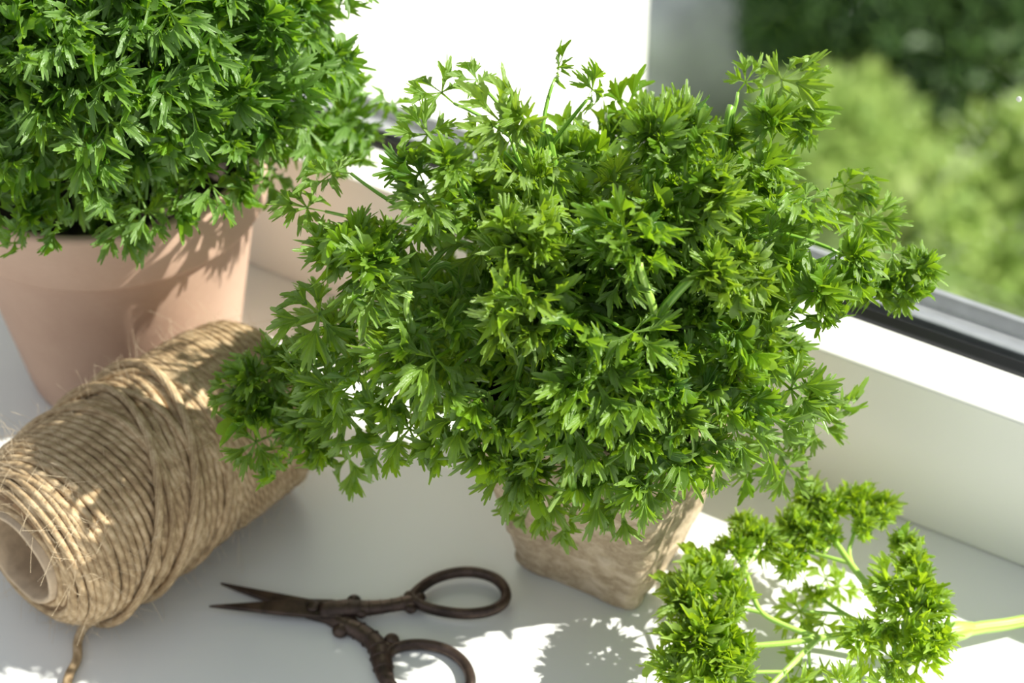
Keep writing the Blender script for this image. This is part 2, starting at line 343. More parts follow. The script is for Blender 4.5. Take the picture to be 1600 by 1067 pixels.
# ------------------------------------------------------------------ parsley leaves
def leaflet_arrays(seed, curly, nseg=5, rows=6, fine=True):
    """one leaflet of unit reach: fan-shaped segments with lobes and teeth, stalk at the origin pointing +X, face +Z"""
    r = np.random.RandomState(seed); Vs = []; Fs = []; Us = []; n0 = 0
    if curly:
        angs = np.linspace(-125, 125, nseg)+r.uniform(-14, 14, nseg)
    else:
        angs = np.linspace(-100, 100, nseg)+r.uniform(-9, 9, nseg)
    for si, A in enumerate(angs):
        A = math.radians(A)
        rel = abs(A)/math.radians(110)
        Ls = (1.0-.22*rel)*(.92+.16*r.rand()); L0 = .34*Ls*(1-.35*rel)
        if curly: Ls *= .95; L0 *= .55
        nl = 3 if not curly else 5
        tpl = 3 if curly else 4; cpt = 4 if fine else 3
        half = math.radians(60 if not curly else 84)
        cols = nl*tpl*cpt+1; k = np.arange(cols)/(nl*tpl*cpt)       # 0..1 across the fan
        lob = np.minimum((k*nl).astype(int), nl-1); p = (k*nl-lob)*2-1      # -1..1 in the lobe
        tooth = np.minimum((k*nl*tpl).astype(int), nl*tpl-1); q = (k*nl*tpl-tooth)*2-1
        lobl = np.array([.88, 1.04, .88] if nl == 3 else [.78, .95, 1.03, .95, .78])*(1+r.uniform(-.1, .1, nl))
        tc = tooth % tpl
        tl = (np.where(tc == 1, 1.0, .84) if tpl == 3 else np.where((tc == 1) | (tc == 2), 1.0, .80))*(1+r.uniform(-.08, .08, nl*tpl))[tooth]
        Rr = lobl[lob]*tl*(1-.24*np.abs(q)**2.0)
        cut = np.abs(p)**5*(.42 if not curly else .34)
        Rs = np.full(cols, .84*lobl.mean())*(1-.35*np.abs(k-.5)*2*0)
        kk = np.isclose(np.abs(p), 1) & (k > 0) & (k < 1)
        Rr = Rr*(1-cut)
        Rr[0] *= .8; Rr[-1] *= .8
        # elevation of the fan: ruffle per lobe + curl
        Al = r.uniform(-1, 1, nl+2); Al = Al*(.5 if not curly else 1.1)
        xx = k*nl-.5; i0 = np.clip(np.floor(xx).astype(int)+1, 0, nl); fr_ = np.clip(xx-np.floor(xx), 0, 1)
        sm = fr_*fr_*(3-2*fr_)
        al = Al[i0]*(1-sm)+Al[np.minimum(i0+1, nl+1)]*sm
        base_el = (r.uniform(-.25, .25)+.15) if not curly else r.uniform(-.2, 1.05)
        curl = r.uniform(-1.4, .3) if not curly else r.uniform(-1.7, .9)
        curl_l = curl+r.uniform(-.35, .35, nl)[lob]
        th = (k-.5)*2*half
        T = np.linspace(0, 1, rows)**.85
        pos = np.zeros((cols, 3)); P = [pos.copy()]
        for j in range(1, rows):
            tm = (T[j]+T[j-1])/2; dt = T[j]-T[j-1]
            e = base_el*.6+al*tm*1.1+curl_l*tm*tm*.9
            # directions splay within lobe
            th2 = th*(.62+.5*tm)
            S1_ = T[j]; S0_ = T[j-1]
            ds = ((Rs*S1_*(1-S1_**2.2)+Rr*S1_**3.2)-(Rs*S0_*(1-S0_**2.2)+Rr*S0_**3.2))*(Ls-L0)
            pos = pos+np.stack([np.cos(th2)*np.cos(e)*ds, np.sin(th2)*np.cos(e)*ds, np.sin(e)*ds], 1)
            pp = pos.copy()
            fold = (np.abs(p)**1.3)*.18*T[j]*Ls*(1 if not curly else 1.2)
            fold2 = (1-np.abs(q))*.075*T[j]**2.5
            pp[:, 2] += fold-fold2*.5-(k*0+.02)*T[j]
            P.append(pp)
        V = np.stack(P, 1)         # cols, rows, 3
        # stalk wedge: widen at the start so the fan flows from the rib
        U = np.zeros((cols, rows, 2)); U[..., 0] = p[:, None]; U[..., 1] = T[None]*(Rr/np.max(Rr))[:, None]**.3
        V = V.reshape(-1, 3)+[L0, 0, 0]
        Fc = grid_faces(cols, rows); 
        Vs.append((V, A, base_el)); Fs.append(Fc+n0); Us.append(U.reshape(-1, 2)); n0 += len(V)
        # rib with narrow wings
        m = 4; tt = np.linspace(0, 1, m); RV = []; RU = []
        for x in tt:
            wdt = .018+.05*x*x
            for y in (-1, 0, 1):
                RV.append([x*(L0+.07), y*wdt, .012*abs(y)-.006*(y == 0)]); RU.append([y*.4, .05])
        Vs.append((np.array(RV), A, base_el)); Fs.append(grid_faces(m, 3)[:, ::-1]+n0); Us.append(np.array(RU)); n0 += len(RV)
    out = []
    tw = 0; tilt = 0
    for i, (V, A, be) in enumerate(Vs):
        if i % 2 == 0:
            tw = r.uniform(-.5, .5) if not curly else r.uniform(-1.1, 1.1)
            tilt = r.uniform(-.35, .2) if not curly else r.uniform(-.3, .95)
        a = V.copy()
        y, z = a[:, 1].copy(), a[:, 2].copy(); a[:, 1] = y*math.cos(tw)-z*math.sin(tw); a[:, 2] = y*math.sin(tw)+z*math.cos(tw)
        x, z = a[:, 0].copy(), a[:, 2].copy(); a[:, 0] = x*math.cos(tilt)-z*math.sin(tilt); a[:, 2] = x*math.sin(tilt)+z*math.cos(tilt)
        x, y = a[:, 0].copy(), a[:, 1].copy(); a[:, 0] = x*math.cos(A)-y*math.sin(A); a[:, 1] = x*math.sin(A)+y*math.cos(A)
        out.append(a)
    V = np.concatenate(out); Fq = np.concatenate(Fs)
    V[:, 0] += .42                      # centre of the star lies .42 from the stalk end
    V = np.concatenate([V, [[0, .02, 0], [0, -.02, 0], [.45, -.03, 0], [.45, .03, 0]]])
    Fq = np.concatenate([Fq, [[n0, n0+1, n0+2, n0+3]]]); U = np.concatenate(Us+[np.full((4, 2), .3)])
    return V, Fq, U
OPEN = [leaflet_arrays(100+i, False, 5) for i in range(8)]
CURL = [leaflet_arrays(200+i, True, 7) for i in range(9)]
LITE = [leaflet_arrays(300+i, i % 2 == 0, 5, 5, False) for i in range(6)]
def leaf_meshes(m): return ([mesh_obj('leaflet', *a[:2], m, uv=a[2], link=False) for a in OPEN], [mesh_obj('leaflet', *a[:2], m, uv=a[2], link=False) for a in CURL])

def frame(xd, zd):
    x = np.array(xd, float); x /= np.linalg.norm(x)+1e-9
    z = np.array(zd, float); z = z-x*(z @ x); z /= np.linalg.norm(z)+1e-9
    return np.stack([x, np.cross(z, x), z], 1)
def in_poly(x, y, P):
    c = False; j = len(P)-1
    for i in range(len(P)):
        if (P[i][1] > y) != (P[j][1] > y) and x < (P[j][0]-P[i][0])*(y-P[i][1])/(P[j][1]-P[i][1])+P[i][0]: c = not c
        j = i
    return c
def hull_point(px, py, c, R):
    """nearest point of the bush's rounded outline along a sight line through (px, py)"""
    d = ray(px, py); d = d/np.linalg.norm(d); o = (CAM-c)/R; dd = d/R
    a = dd @ dd; b = o @ dd; q = o @ o-1
    disc = b*b-a*q
    t = (-b-math.sqrt(disc))/a if disc > 0 else -b/a
    return CAM+d*t

def plant(root, c, R, pts, meshes, mleaf, mstem, soil, soil_r, n_in, srad=.0011, size0=.0125, extra=(), yel=np.array([9., 9, 9])):
    """pts: list of (position, size, curly) for leaflets; groups them into fronds with stems"""
    r = np.random.RandomState(5)
    P = np.array([p[0] for p in pts]); free = set(range(len(P)))
    while free:
        # start with the highest-index remaining, take its 4 nearest
        i = min(free, key=lambda k: (round(P[k][0]/.02), P[k][1])); dist = sorted(free, key=lambda k: np.sum((P[k]-P[i])**2))
        grp = [k for k in dist[:5] if np.sum((P[k]-P[i])**2) < (.042*size0/.0125)**2]
        for k in grp: free.discard(k)
        mean = P[grp].mean(0); out = (mean-c)/R; out /= np.linalg.norm(out)
        node = mean-out*R*(.24+.08*r.rand())
        a = math.atan2(node[1]-soil[1], node[0]-soil[0])+r.uniform(-.4, .4); q = soil_r*math.sqrt(r.rand())*.9
        s0 = soil+np.array([math.cos(a)*q, math.sin(a)*q, -.004])
        top = max(node[2], soil[2]+.028)
        mid = np.array([s0[0]*.45+node[0]*.55, s0[1]*.45+node[1]*.55, top+.006+r.rand()*.012])
        hor = node[:2]-s0[:2]
        ctrl = [s0, s0*[.7, .7, 0]+node*[.3, .3, 0]+[0, 0, s0[2]*.35+top*.65], mid, node] if node[2] < soil[2]+.03 else [s0, s0*.6+mid*[.4, .4, .4], mid*.5+node*.5, node]
        mb = MB(); mb.tube(cat(ctrl, 16), np.linspace(srad*1.25, srad*.8, 16), 8)
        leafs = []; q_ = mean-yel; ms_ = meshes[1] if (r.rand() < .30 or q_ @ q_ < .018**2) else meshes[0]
        for k in grp:
            pos, size, curly = pts[k]
            o = (pos-c)/R**1.0; o = o/R; o /= np.linalg.norm(o)
            nrm = o*.75+np.array([.08, -.18, .55])+r.normal(size=3)*(.38 if not curly else .5)
            xd = (pos-node); xd /= np.linalg.norm(xd)+1e-9
            xd = xd+np.array([0, 0, -.25])*(1 if not curly else .2)+r.normal(size=3)*.25
            if curly: nrm = nrm*.6+xd*.5
            fr = frame(xd, nrm)
            b = pos-fr[:, 0]*size*.42
            mb.tube(bez(node, (node+b)/2+out*.004+r.normal(size=3)*.002, b+fr[:, 0]*size*.05, 7), np.linspace(srad*.72, srad*.42, 7), 6)
            leafs.append((b, fr, size, curly))
        st = mb.build('stem', mstem, root)
        for b, fr, size, curly in leafs:
            me = ms_[1][r.randint(len(ms_[1]))] if curly else ms_[0][r.randint(len(ms_[0]))]
            o = bpy.data.objects.new('leaflet', me); C.objects.link(o); o.parent = st
            Mx = Matrix(np.block([[fr*size*np.array([1, 1, 1]), b[:, None]], [np.zeros((1, 3)), 1]]).tolist()); o.matrix_local = Mx
    # inner and far-side leaves as one part
    Vs = []; Fs = []; Us = []; n0 = 0
    for pos, size, curly in extra:
        V, Fq, U = (CURL if curly else OPEN)[r.randint(8)]; v = (pos-c)/R/R; v /= np.linalg.norm(v)
        fr = frame(v+r.normal(size=3)*.4, v*.7+np.array([.08, -.18, .55])+r.normal(size=3)*.45)
        V = (V*size) @ fr.T+pos-fr[:, 0]*size*.42
        Vs.append(V); Fs.append(Fq+n0); Us.append(U); n0 += len(V)
    for k in range(n_in):
        v = r.normal(size=3); v /= np.linalg.norm(v)
        if k % 3 == 0: v[1] = abs(v[1])+.3; v /= np.linalg.norm(v); f = .74
        else: f = .40+.28*r.rand()
        if v @ np.array([-.6, 0, .8]) > .5: f *= .7
        if c[0] > -.05 and v[0] < -.35 and v[2] > -.2 and k % 3: continue
        pos = c+v*R*f
        if pos[2] < soil[2]+.004 and abs(v[2]) > .3 and np.hypot(*(pos-soil)[:2]) < soil_r*1.3: pos[2] = soil[2]+.02
        V, Fq, U = LITE[r.randint(6)]
        fr = frame(v+r.normal(size=3)*.7, v*.3+[0, 0, .7]+r.normal(size=3)*.5); size = size0*(.9+.4*r.rand())
        V = (V*size) @ fr.T+pos
        Vs.append(V); Fs.append(Fq+n0); Us.append(U); n0 += len(V)
    o = mesh_obj('inner_leaves', np.concatenate(Vs), np.concatenate(Fs), mleaf, root, uv=np.concatenate(Us)); o['kind'] = 'stuff'

def scatter(poly, holes, dmin, tries, seed, n_max):
    r = np.random.RandomState(seed); x0, y0 = np.min(poly, 0); x1, y1 = np.max(poly, 0); out = []
    for _ in range(tries):
        x, y = r.uniform(x0, x1), r.uniform(y0, y1)
        if not in_poly(x, y, poly) or any(((x-h[0])/h[2])**2+((y-h[1])/h[3])**2 < 1 for h in holes): continue
        if all((x-a)**2+(y-b)**2 > dmin**2 for a, b in out): out.append((x, y))
        if len(out) >= n_max: break
    return out

# ---- front plant: curly parsley in a square pressed-fibre pot
potc = (G(803, 893)+G(1088, 825))/2; potc[2] = 0
S0 = .0415; S1 = .0735; PHT = .08
ex = G(968, 960)-G(803, 893); rot = math.atan2(ex[1], ex[0])
front = empty('potted_parsley', tuple(potc)); front.rotation_euler = (0, 0, 0)
tag(front, 'bushy green curly parsley growing in the square brown pressed-fibre pot, centre of the sill', 'potted plant')
def square_ring(side, z, n=20, cr=.012):
    """points round a rounded square"""
    h = side/2; pts = []
    for c_ in range(4):
        a0 = c_*PI/2
        ux, uy = math.cos(a0), math.sin(a0); vx, vy = -uy, ux
        for i in range(n):
            s = -1+2*i/n; y = s*h; x = h
            # round corners
            over = abs(y)-(h-cr)
            if over > 0: x = h-cr+math.sqrt(max(cr*cr-over*over, 0))*1.0 if over < cr else h-cr
            pts.append((ux*x+vx*y, uy*x+vy*y, z))
    return pts
def rsq(side, z, n=48, pw=7):
    pts = []
    for i in range(4*n):
        a = 2*PI*i/(4*n); c_, s_ = math.cos(a), math.sin(a)
        k = (abs(c_)**pw+abs(s_)**pw)**(-1/pw); pts.append((c_*k*side/2, s_*k*side/2, z))
    return np.array(pts)
rings = []; nz_ = 70
for i in range(nz_):
    t = i/(nz_-1); sd_ = S0+(S1-S0)*t
    if i == 0: sd_ -= .003
    rg = rsq(sd_, PHT*t, pw=8)
    for v in rg:
        q = Vector((v[0], v[1], v[2])); rid = 1-abs(noise.noise(Vector((q.x*55+7, q.y*55, q.z*95)))*2.2); d_ = .0009*noise.noise(q*60)+.0008*noise.noise(q*170)-.0014*max(0, rid-.74)/.22*max(0, noise.noise(q*28)+.35)+.0009*max(0, noise.noise(Vector((q.x*50, q.y*50, q.z*130)))-.12)*2
        if i == 0: d_ = 0
        rr = math.hypot(v[0], v[1]); v[0] *= 1+d_/rr; v[1] *= 1+d_/rr
        if i == nz_-1: v[2] += .0012*noise.noise(q*90)
    rings.append(rg)
for t in (1, .97, .85): rings.append(rsq((S0+(S1-S0)*t)-.004, PHT*t-.0002))
V = np.concatenate(rings); V = np.concatenate([V, [[0, 0, 0]]])
Fc = grid_faces(len(rings), 192, True).tolist(); Fc = [tuple(reversed(f)) for f in Fc]+[(i, (i+1) % 192, len(V)-1) for i in range(192)]
pot = mesh_obj('pot', V, Fc, M_peat, front); pot.rotation_euler = (0, 0, rot)
pot['label'] = 'square tapered pot of rough brown pressed fibre'
sv = []; 
for k in range(9):
    t = .90; rg = rsq((S0+(S1-S0)*t-.0036)*(k/8), PHT*t, n=12)
    for v in rg: v[2] += .002*noise.noise(Vector(v)*120)
    sv.append(rg)
so = mesh_obj('soil', np.concatenate(sv), grid_faces(9, 48, True), M_soil, front); so.rotation_euler = (0, 0, rot)

CA = np.array([-.0115, .004, .1018]); RA = np.array([.0835, .056, .0670])
polyA = [(665,185),(715,150),(770,185),(815,165),(850,125),(885,120),(930,165),(1000,160),(1120,165),(1165,150),(1215,130),(1262,165),(1265,225),(1300,290),(1335,320),(1355,390),(1395,425),(1385,455),(1320,450),(1250,550),(1275,625),(1225,685),(1200,705),(1110,715),(1000,775),(870,775),(815,745),(775,675),(700,660),(600,680),(535,705),(440,690),(385,640),(385,610),(440,560),(462,450),(495,410),(490,340),(545,300),(600,320),(640,290),(655,240)]
holes = [(712,185,34,34),(745,225,26,22),(832,245,24,22),(575,262,44,44),(505,305,30,24),(520,340,16,16),(1155,165,24,30),(425,500,24,34),(835,120,26,44),(795,160,28,18),(1022,462,26,46),(1092,455,26,40),(690,640,34,34),(655,690,20,14)]
ptsA = []
curlz = [(1050,210,130,110),(810,360,100,80),(1150,420,110,90),(1120,560,130,90),(820,640,70,90),(1390,430,80,60),(1230,230,50,40)]
pa = []
special = [(545,648,.0165,0),(625,545,.015,0),(500,490,.0175,0),(930,590,.0165,0),(1215,690,.0165,0),(1290,635,.014,0),(545,715,.014,0),(460,600,.012,0),
 (680,560,.016,0),(1000,370,.0165,0),(940,760,.016,0),(850,770,.014,0),(1222,125,.0145,0),(1165,128,.009,0),(872,105,.009,0),(925,140,.010,0),(690,145,.012,0),(668,210,.012,0),(745,125,.009,0),
 (480,325,.013,0),(520,270,.013,0),(780,470,.014,0),(590,450,.014,0),(900,520,.015,0),(990,520,.015,0),(1240,170,.015,0),(1360,340,.012,0),(1430,420,.010,1),(395,640,.014,1),(440,700,.013,0),(1030,730,.014,0),
 (1335,405,.012,1),(1375,425,.012,1),(1412,455,.011,1),(1362,468,.011,1),(1395,395,.011,0),(1335,335,.013,0),(1320,290,.012,0),(1325,450,.012,1),(1420,425,.009,0),
 (365,610,.012,0),(400,690,.013,0),(430,650,.014,1),(470,680,.013,1),(480,640,.013,0),(420,575,.013,0),(400,600,.012,1),(455,560,.013,1),(500,700,.011,1),(440,725,.010,0),(510,590,.014,0),(560,590,.013,0),
 (600,690,.013,0),(640,670,.013,0),(690,690,.013,1),(720,650,.014,0),(600,640,.013,1),(750,700,.012,1),
 (800,740,.014,0),(780,710,.012,1),(830,790,.012,0),(880,800,.013,0),(970,790,.013,0),(900,740,.013,1),(960,720,.014,0),(1010,760,.013,0),(1060,720,.014,1),(1090,690,.014,0),(1020,690,.013,1),(860,700,.014,1),(930,690,.013,0),(990,650,.014,0),(1060,650,.014,1),(1120,720,.012,0),(1170,720,.013,0),(1230,730,.012,0),(1200,650,.015,0),(1270,660,.013,0),(1150,670,.014,0)]
polyA = np.array(polyA)
pa = [(s[0], s[1]) for s in special]
polyA = np.array(polyA); pa = [(q[0], q[1]) for q in special]
cl_c = [(545,648),(930,590),(810,370),(1050,210),(1215,690),(1150,430),(1240,190),(625,540),(860,690)]
cl_c += [q for q in scatter(polyA, holes, 125, 4000, 17, 80) if all(math.hypot(q[0]-a, q[1]-b) > 105 for a, b in cl_c)]
def cl_d(x, y): return min(math.hypot(x-a, (y-b)) for a, b in cl_c)
def in_pot(p, m=.009):
    q = p-potc; t = q[2]/PHT
    if t > 1.05: return False
    c_, s_ = math.cos(-rot), math.sin(-rot); x, y = q[0]*c_-q[1]*s_, q[0]*s_+q[1]*c_
    h = (S0+(S1-S0)*t)/2+m; return abs(x) < h and abs(y) < h
rsz = np.random.RandomState(9)
for x, y in scatter(polyA, holes, 29, 16000, 3, 600):
    if all((x-a)**2+(y-b)**2 > 27**2 for a, b in pa[:len(special)]) and (cl_d(x, y) < 68 or rsz.rand() < .42): pa.append((x, y))
print('raw', len(pa))
for i, (x, y) in enumerate(pa):
    p = hull_point(x, y, CA, RA)
    if i < len(special): sz, cu = special[i][2]*1.05, special[i][3]
    else:
        cu = any(((x-h[0])/h[2])**2+((y-h[1])/h[3])**2 < 1 for h in curlz) or rsz.rand() < .5
        sz = (.0122 if cu else .0138)*(.85+.35*rsz.rand())
        dd = cl_d(x, y) if y < 600 else 20; p = p+(CA-p)*min(max((dd-30)/50, 0), 1)**1.3*.52
    dv = ray(x, y); dv = dv/np.linalg.norm(dv)
    while in_pot(p): p = p-dv*.002
    ptsA.append((p, sz, bool(cu)))
extraA = ptsA[300:]; ptsA = ptsA[:300]

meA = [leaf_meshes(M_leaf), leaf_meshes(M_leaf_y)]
plantA = empty('tmp'); bpy.data.objects.remove(plantA)
PC = potc.copy()
def rel(pts, o): return [(p-o, s, c) for p, s, c in pts]
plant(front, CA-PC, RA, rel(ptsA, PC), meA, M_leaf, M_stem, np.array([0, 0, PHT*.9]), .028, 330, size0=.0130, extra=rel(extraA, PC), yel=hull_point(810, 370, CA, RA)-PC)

def hs(x, y, k):
    p = hull_point(x, y, CA, RA); return CA+(p-CA)*k-PC
for pl, ra, rb in [([(1000,760,.0), (1020,640,.5), (1042,560,.8), (1042,508,.90), (1060,470,.93), (1100,425,.96), (1150,398,1.0)], .0017, .0012),
                   ([(1042,515,.89), (1030,480,.93), (1012,445,.97), (998,412,1.0)], .0012, .0011),
                   ([(690,560,.55), (660,520,.8), (628,512,.95), (585,490,.98), (545,470,.97)], .0014, .0010),
                   ([(628,512,.95), (632,480,.99), (640,455,1.)], .0010, .0008), ([(628,512,.95), (600,540,.97), (575,560,.98)], .0010, .0008),
                   ([(895,560,.6), (892,620,.86), (890,680,1.0), (893,720,1.08), (900,755,1.1)], .0015, .0011),
                   ([(893,700,1.06), (880,735,1.09), (862,765,1.1)], .0009, .0007)]:
    mb = MB(); q = [hs(*v) if v[2] > 0 else np.array([.0, .0, PHT*.9]) for v in pl]; mb.tube(cat(q, 20), np.linspace(ra, rb, 20), 8); mb.build('stem', M_stem_l if ra < .0013 else M_stem, front)

# ---- back plant in the terracotta pot
tc = G(211, 563); tc[2] = 0
back = empty('potted_parsley', tuple(tc)); tag(back, 'out-of-focus parsley overflowing a round terracotta pot, top left of the sill', 'potted plant')
pr = [(0, 0), (.033, 0), (.0355, .0012), (.0362, .004), (.0480, .0700), (.0484, .0712), (.0515, .0716), (.0520, .0730), (.0530, .0905), (.0525, .0925), (.0505, .0930), (.0490, .0915), (.0478, .0800), (.0440, .0600)]
ns = 72; V = [(r_*math.cos(2*PI*k/ns), r_*math.sin(2*PI*k/ns), z_) for r_, z_ in pr for k in range(ns)]
tp_ = mesh_obj('pot', V, grid_faces(len(pr), ns, True)[:, ::-1], M_terra, back); tp_['label'] = 'round tapered terracotta pot with a thick rim'
sv = [(.0478*k/6*math.cos(2*PI*j/48), .0478*k/6*math.sin(2*PI*j/48), .083+.002*noise.noise(Vector((k, j*.4, 3)))) for k in range(7) for j in range(48)]
mesh_obj('soil', sv, grid_faces(7, 48, True), M_soil, back)
CB = tc+[0, .004, .142]; RB = np.array([.092, .085, .070])
polyB = [(-160,-190),(520,-190),(570,-60),(560,30),(535,80),(565,110),(615,160),(625,225),(560,262),(470,270),(420,300),(370,300),(330,300),(240,350),(160,365),(70,355),(0,365),(-160,365)]
hb = [(115,290,75,32),(205,262,26,28),(205,320,36,20),(30,305,35,22),(150,335,20,14)]
ptsB = [(hull_point(x, y, CB, RB), s*.95, bool(c)) for x, y, s, c in [(160,130,.018,0),(110,60,.016,0),(30,90,.015,0),(150,290,.013,0),(90,350,.013,0),(185,360,.013,0),(30,360,.012,0),(330,290,.016,0),(230,330,.012,0)]]
for x, y in scatter(np.array(polyB), hb, 36, 12000, 8, 285):
    cu = rsz.rand() < .55; p = hull_point(x, y, CB, RB); o = p-CB; p = p-o*rsz.rand()*.2
    ptsB.append((p, (.0138 if cu else .0158)*(.85+.35*rsz.rand()), cu))
print('back leaflets', len(ptsB))
meB = [leaf_meshes(M_leaf_b)]*2
plant(back, CB-tc, RB, rel(ptsB, tc), meB, M_leaf_b, M_stem, np.array([0, 0, .082]), .040, 420, .0012, .0155)

# ------------------------------------------------------------------ cut parsley sprig lying on the sill
sprig = empty('parsley_sprig', tuple(G(1480, 985, 0))); sp0 = np.array(sprig.location)
tag(sprig, 'cut sprig of curly parsley lying on the sunlit sill, in front of the fibre pot', 'herb sprig')
def GP(x, y, z):
    if z > .012: z = .012+(z-.012)*.95
    return G(x, y, z)-sp0
def sstem(pts, r0, r1, n=18):
    b = MB(); b.tube(cat([GP(*p) for p in pts], n), np.linspace(r0, r1, n)*.88, 10); return b.build('stem', M_stem_l, sprig)
s_main = sstem([(1760,930,.0045), (1600,970,.006), (1530,981,.009), (1485,990,.012)], .0021, .0024)
knob = MB(); knob.tube(cat([GP(1520,982,.0095), GP(1495,986,.011), GP(1465,990,.0135), GP(1420,993,.016)], 12), np.array([.0021,.0023,.0027,.0031,.0032,.0029,.0025,.0021,.0018,.0015,.0014,.0013]), 10); knob.build('stem', M_stem_l, sprig)
st = {}
st['a'] = sstem([(1430,993,.0165), (1350,990,.020), (1275,997,.022)], .0014, .0012)
st['b'] = sstem([(1275,998,.022), (1215,1006,.023), (1110,1012,.024)], .0011, .0009)
st['c'] = sstem([(1278,997,.022), (1215,972,.024), (1185,950,.026), (1168,900,.027), (1158,888,.028)], .0010, .0007)
st['d'] = sstem([(1190,957,.0255), (1160,952,.026), (1110,955,.027)], .0007, .0006)
st['e'] = sstem([(1275,1000,.022), (1235,1040,.023), (1190,1085,.022)], .0011, .0009)
st['f'] = sstem([(1470,992,.0135), (1400,950,.020), (1365,925,.026), (1330,882,.030), (1300,838,.032)], .0015, .0010)
st['g'] = sstem([(1331,882,.030), (1327,860,.031), (1335,832,.032)], .0008, .0007)
st['h'] = sstem([(1328,880,.030), (1300,872,.030), (1262,862,.029)], .0008, .0006)
st['i'] = sstem([(1360,978,.0185), (1325,962,.016), (1285,935,.014), (1275,915,.013)], .0009, .0006)
st['j'] = sstem([(1320,960,.016), (1290,957,.017), (1255,955,.018)], .0007, .0005)
st['k'] = sstem([(1430,995,.0165), (1445,980,.022), (1420,960,.028), (1412,900,.034)], .0010, .0007)
st['l'] = sstem([(1225,1050,.023), (1180,1050,.024), (1130,1055,.024)], .0007, .0005)
st['m'] = sstem([(1445,1010,.014), (1400,1060,.020), (1350,1100,.024)], .0012, .0009)
st['n'] = sstem([(1430,995,.018), (1400,1000,.022), (1395,995,.026)], .0010, .0008)
s_clu = [  # x, y, z, size, curly, stem
 (1150,862,.029,.0095,1,'c'),(1185,858,.028,.0098,1,'c'),(1168,838,.030,.0085,1,'c'),
 (1275,778,.032,.0095,1,'f'),(1300,800,.031,.010,1,'f'),(1262,800,.030,.008,1,'f'),
 (1345,790,.033,.0095,1,'g'),(1378,795,.033,.0085,1,'g'),(1345,815,.032,.009,1,'g'),
 (1245,835,.029,.0105,1,'h'),(1268,850,.029,.009,1,'h'),(1240,870,.028,.0095,1,'h'),(1285,832,.029,.008,1,'h'),
 (1415,855,.035,.0085,1,'k'),(1425,880,.035,.0095,1,'k'),(1400,915,.034,.0125,0,'k'),(1435,925,.034,.0125,1,'k'),
 (1455,955,.033,.010,1,'k'),(1410,950,.033,.0115,0,'k'),(1375,965,.030,.012,0,'n'),(1350,1000,.028,.011,0,'n'),(1425,990,.031,.0135,0,'n'),(1435,1030,.029,.0125,0,'n'),(1455,1000,.030,.010,1,'n'),(1395,1030,.028,.010,0,'n'),
 (1290,905,.012,.010,0,'i'),(1310,915,.012,.008,0,'i'),(1270,925,.012,.007,1,'i'),(1250,955,.018,.011,0,'j'),(1285,975,.014,.008,0,'j'),
 (1100,895,.030,.011,1,'d'),(1085,930,.030,.0125,1,'d'),(1130,905,.028,.010,1,'d'),(1070,965,.029,.0115,1,'d'),(1110,960,.030,.0135,1,'d'),(1140,945,.028,.010,1,'d'),(1060,925,.026,.009,1,'d'),
 (1090,1000,.030,.0135,1,'b'),(1130,990,.029,.012,1,'b'),(1065,1010,.028,.011,1,'b'),(1110,1035,.030,.013,1,'b'),(1150,1020,.027,.010,1,'b'),(1045,1040,.024,.010,1,'l'),(1085,1062,.026,.012,1,'l'),(1135,1062,.026,.012,1,'l'),
 (1250,1040,.014,.011,0,'e'),(1235,1070,.020,.011,0,'e'),(1270,1062,.012,.010,0,'e'),(1315,1075,.028,.009,0,'m'),(1385,1072,.026,.009,0,'m'),(1345,1085,.024,.010,0,'m')]
meC = leaf_meshes(M_leaf_l)
r = np.random.RandomState(21)
s_clu += [(q[0]+r.uniform(-16, 16), q[1]+r.uniform(-16, 16), q[2]+.002, q[3]*.78, 1, q[5]) for q in s_clu if q[4] or q[5] in 'kn']
for x, y, z, size, cu, k in s_clu:
    pos = GP(x, y, z); S = st[k]; size = size*1.06
    vv = np.array([v.co for v in S.data.vertices]); near = vv[np.argmin(np.sum((vv-pos)**2, 1))]
    xd = pos-near+np.array([0, 0, .002])+r.normal(size=3)*.003
    if k in 'ij e': xd = pos-near+r.normal(size=3)*.001
    nrm = np.array([.1, -.45, .8])+r.normal(size=3)*.35
    if cu: nrm = nrm+xd/np.linalg.norm(xd)*.5
    fr = frame(xd, nrm); b = pos-fr[:, 0]*size*.42
    mb = MB(); mb.tube(bez(near, (near+b)/2+[0, 0, .001], b+fr[:, 0]*size*.08, 6), np.linspace(.0006, .0004, 6), 6)
    ps = mb.build('leaf_stalk', M_stem_l, S)
    me = meC[1][r.randint(9)] if cu else meC[0][r.randint(8)]
    o = bpy.data.objects.new('leaflet', me); C.objects.link(o); o.parent = S
    o.matrix_local = Matrix(np.block([[fr*size, b[:, None]], [np.zeros((1, 3)), 1]]).tolist())

# ------------------------------------------------------------------ spool of jute twine
RT = .0300
a0 = G(36, 868, RT); a1 = G(425, 606, RT); ax = a1-a0; Lt = np.linalg.norm(ax); ax /= Lt
spool = empty('twine_spool', (a0[0], a0[1], 0)); spool.rotation_euler = (0, 0, math.atan2(ax[1], ax[0]))
tag(spool, 'roll of natural jute twine on a cardboard tube, lying in front of the terracotta pot', 'twine')
